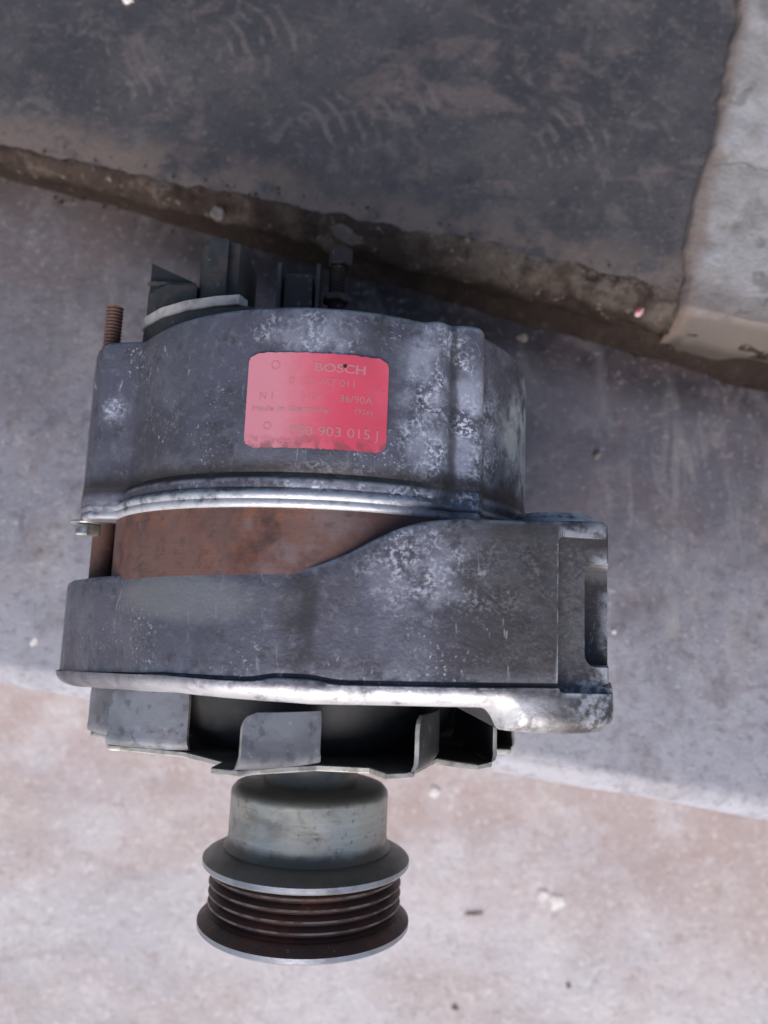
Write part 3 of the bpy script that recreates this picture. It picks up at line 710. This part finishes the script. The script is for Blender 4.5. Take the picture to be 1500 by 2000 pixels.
# --- shaft spacer and pulley
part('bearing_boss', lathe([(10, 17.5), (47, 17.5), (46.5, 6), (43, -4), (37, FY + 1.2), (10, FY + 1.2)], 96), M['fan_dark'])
part('shaft_spacer', lathe([(6, 0), (14.6, 0), (14.6, -22), (14.2, -24.5), (6, -24.5)], 96), M['hub'])
rib = [(9, -47.4), (27.0, -47.4)]
for k in range(4):
    y = -48.6 - 2.9 * k
    rib += [(29.0, y), (29.2, y - 0.45), (27.2, y - 1.55), (27.2, y - 1.85)]
rib += [(28.8, -59.9), (9, -60.0)]
pulley = part('pulley', lathe(rib, 160), M['groove'], smooth=25, mats=[M['groove'], M['ridge']], fmat=[1 if k >= 2 and (k - 2) % 4 == 0 and k < 17 else 0 for k in range(len(rib) - 1) for i in range(160)] + [0, 0])
part('hub', lathe([(9, -23.4), (21.4, -23.6), (23.0, -24.2), (24.1, -25.4), (24.3, -26.6), (24.3, -38.6), (24.6, -40.4), (25.6, -41.9), (25.4, -43.4), (9, -43.4)], 160), M['hub'], pulley)
fl = lathe([(9, -42.9), (25.8, -42.3), (28.6, -43.4), (31.0, -44.7), (31.5, -45.2), (31.5, -46.5), (31.0, -47.1), (28, -47.9), (9, -47.9)], 160)
part('flange', fl, M['flange'], pulley, mats=[M['flange'], M['flange_edge']], fmat=[1 if k in (4, 5) else 0 for k in range(8) for i in range(160)] + [0, 0])
fl = lathe([(9, -59.3), (28.6, -60.0), (30.0, -61.0), (31.4, -62.1), (31.9, -62.6), (31.9, -63.9), (31.4, -64.4), (9, -64.4)], 160)
part('flange', fl, M['flange'], pulley, mats=[M['groove'], M['flange_edge']], fmat=[1 if k in (4, 5) else 0 for k in range(7) for i in range(160)] + [0, 0])

# --- red rating label wrapped round the rear housing, and its print
LR = 62.4; LW, LH = 36.6, 24.9; LX0 = -16.4; LY1 = 93.4          # arc length, height, left edge (mm of arc from top), top edge
def wrap(s, y, r):                                             # s: arc length to the right of the crown
    a = s / LR; return (r * math.sin(a), y, r * math.cos(a))
pts = rrect(0, LW, 0, LH, 2.6, 6)
nxl, nyl = 40, 24; v = []; f = []
for j in range(nyl + 1):
    y = LH * j / nyl
    ins = 0.0; rc = 2.6
    if y < rc: ins = rc - math.sqrt(max(0, rc * rc - (rc - y) ** 2))
    if y > LH - rc: ins = rc - math.sqrt(max(0, rc * rc - (y - LH + rc) ** 2))
    for i in range(nxl + 1):
        s = ins + (LW - 2 * ins) * i / nxl
        nick = 0.25 * mnoise.noise(Vector((s * 0.9, y * 0.9, 4))) if j in (0, nyl) else 0
        v.append(wrap(LX0 + s, LY1 - LH + y + nick, LR))
for j in range(nyl):
    for i in range(nxl):
        a = j * (nxl + 1) + i; f.append((a, a + 1, a + nxl + 2, a + nxl + 1))
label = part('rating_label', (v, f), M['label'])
label['label'] = 'faded red rating label with painted glare and rounded corners'

def lettering(text, cx, cy, h, width, m, bold=0.0):
    """text centred at (cx, cy) fractions of the label, cap height h (mm), stretched to width (mm)"""
    cu = bpy.data.curves.new('lettering', 'FONT'); cu.body = text; cu.align_x = 'CENTER'; cu.offset = bold
    cu.resolution_u = 3
    t = bpy.data.objects.new('lettering', cu); COL.objects.link(t)
    bpy.context.view_layer.update()
    me = bpy.data.meshes.new_from_object(t.evaluated_get(bpy.context.evaluated_depsgraph_get()))
    bpy.data.objects.remove(t, do_unlink=True)
    xs = [q.co.x for q in me.vertices]; yz = [q.co.y for q in me.vertices]
    x0, x1, y0, y1 = min(xs), max(xs), 0.0, 0.72
    for q in me.vertices:
        s = LX0 + LW * cx + (q.co.x - (x0 + x1) / 2) * width / (x1 - x0)
        y = LY1 - LH * cy + ((q.co.y - y0) / (y1 - y0) - 0.5) * h
        p = wrap(s, y, LR + 0.06); q.co = (p[0] / 1000, p[1] / 1000, (p[2] + AX) / 1000)
    me.materials.clear(); me.materials.append(m)
    o = bpy.data.objects.new('lettering', me); COL.objects.link(o); o.parent = label
    return o
lettering('BOSCH', 0.655, 0.145, 2.3, 13.0, M['printdark'], 0.03)
lettering('0 120 467 011', 0.53, 0.30, 2.0, 16.6, M['print'])
lettering('N 1', 0.145, 0.455, 2.0, 3.4, M['printdark'])
lettering('14V', 0.47, 0.455, 2.0, 5.2, M['print'])
lettering('36/90A', 0.775, 0.46, 2.0, 8.4, M['print'])
lettering('Made in Germany', 0.32, 0.59, 1.35, 20.0, M['printdark'])
lettering('(926)', 0.83, 0.585, 1.35, 4.6, M['print'])
lettering('050 903 015 J', 0.63, 0.815, 2.6, 22.6, M['printdark'])
def ring_mark(cx, cy, r, w):
    v, f = [], []
    for i in range(32):
        a = 2 * math.pi * i / 32
        for q in (r, r - w): v.append(wrap(LX0 + LW * cx + q * math.cos(a), LY1 - LH * cy + q * math.sin(a), LR + 0.06))
    for i in range(32): f.append((2 * i, 2 * i + 1, (2 * i + 3) % 64, (2 * i + 2) % 64))
    part('emblem', (v, f), M['print'], label)
ring_mark(0.2, 0.135, 1.15, 0.25); ring_mark(0.165, 0.775, 1.0, 0.22)
v = [wrap(LX0 + LW * 0.685 + (0.55 + 0.12 * math.sin(3 * a)) * math.cos(a), LY1 - LH * 0.122 + 0.5 * math.sin(a), LR + 0.09) for a in [2 * math.pi * k / 14 for k in range(14)]]
part('ink_spot', (v, [tuple(range(14))]), M['black'], label)

# ---------------------------------------------------------------- bits lying about (metres)
def chip(name, x, y, z, sx, sy, sz, m, label_, cat, rot=0.0, seed=0, group=None):
    rnd = random.Random(seed); bm = bmesh.new(); bmesh.ops.create_icosphere(bm, subdivisions=2, radius=1.0)
    for q in bm.verts:
        k = 1 + 0.55 * mnoise.noise(q.co * 1.3 + Vector((seed * 3.1, 0, 0))) + 0.25 * mnoise.noise(q.co * 3.5 + Vector((0, seed * 2.3, 0)))
        q.co = Vector((q.co.x * sx * k, q.co.y * sy * k, min(max(q.co.z, -0.5), 0.35) * sz * k))
    me = bpy.data.meshes.new(name); bm.to_mesh(me); bm.free(); me.materials.append(m)
    o = bpy.data.objects.new(name, me); COL.objects.link(o); o.location = (x, y, z); o.rotation_euler = (0, 0, rot)
    return tag(o, label_, cat, group)
zt, zl = 0.0008, LOWZ + 0.0006
chip('paint_chip', -0.1085, 0.2625, UPZ + 0.0012, 0.0022, 0.0021, 0.0014, M['white_chip'], 'white chip on the dark upper step near the top edge', 'chip', 0.3, 1)
chip('mortar_chip', -0.0675, 0.1655, 0.0285, 0.0026, 0.0030, 0.0016, M['stone'], 'pale mortar chip on the step edge left of the alternator terminals', 'chip', 0.6, 2)
chip('plastic_scrap', 0.1035, 0.1265, 0.0225, 0.0016, 0.0024, 0.0014, M['pink_chip'], 'pink and white scrap on the broken edge beside the pale concrete', 'scrap', -0.4, 3)
chip('flat_stone', -0.0125, 0.1590, 0.0255, 0.0105, 0.0050, 0.0022, M['drab'], 'flat drab stone lodged in the broken step edge', 'stone', -0.15, 4)
chip('pebble', 0.0600, 0.1235, zt, 0.0021, 0.0018, 0.0014, M['stone'], 'small pebble on the tread above the rear housing', 'pebble', 0, 5)
chip('pebble', 0.0900, 0.0712, zt, 0.0013, 0.0013, 0.0010, M['stone'], 'tiny pebble on the tread right of the rear housing', 'pebble', 0, 6)
chip('paint_chip', 0.0938, -0.0022, zt, 0.0009, 0.0009, 0.0006, M['white_chip'], 'tiny white chip just right of the slotted ear', 'chip', 0, 7)
chip('paint_chip', -0.1425, -0.0060, zt, 0.0011, 0.0022, 0.0006, M['white_chip'], 'thin white chip on the tread left of the front housing', 'chip', -0.4, 8)
chip('paint_chip', 0.0290, -0.0935, zl, 0.0027, 0.0028, 0.0014, M['white_chip'], 'white chip on the lower floor just beyond the fan', 'chip', 0.2, 9)
chip('paint_chip', 0.0890, -0.1490, zl, 0.0030, 0.0032, 0.0016, M['white_chip'], 'smaller of two white chips right of the pulley', 'chip', 0.5, 10)
chip('paint_chip', 0.0972, -0.1520, zl, 0.0046, 0.0042, 0.0018, M['white_chip'], 'larger of two white chips right of the pulley', 'chip', 0.1, 11)
chip('twig', 0.0500, -0.1588, zl, 0.0052, 0.0007, 0.0007, M['bark'], 'short dark twig on the lower floor beside the pulley', 'twig', 0.05, 12)
chip('grit', 0.1018, -0.1959, zl, 0.0012, 0.0013, 0.0009, M['bark'], 'dark grit on the lower floor below the white chips', 'grit', 0, 13)
chip('grit', 0.0389, -0.2071, zl, 0.0018, 0.0011, 0.0009, M['bark'], 'dark grit at the bottom edge of the picture', 'grit', -0.3, 14)
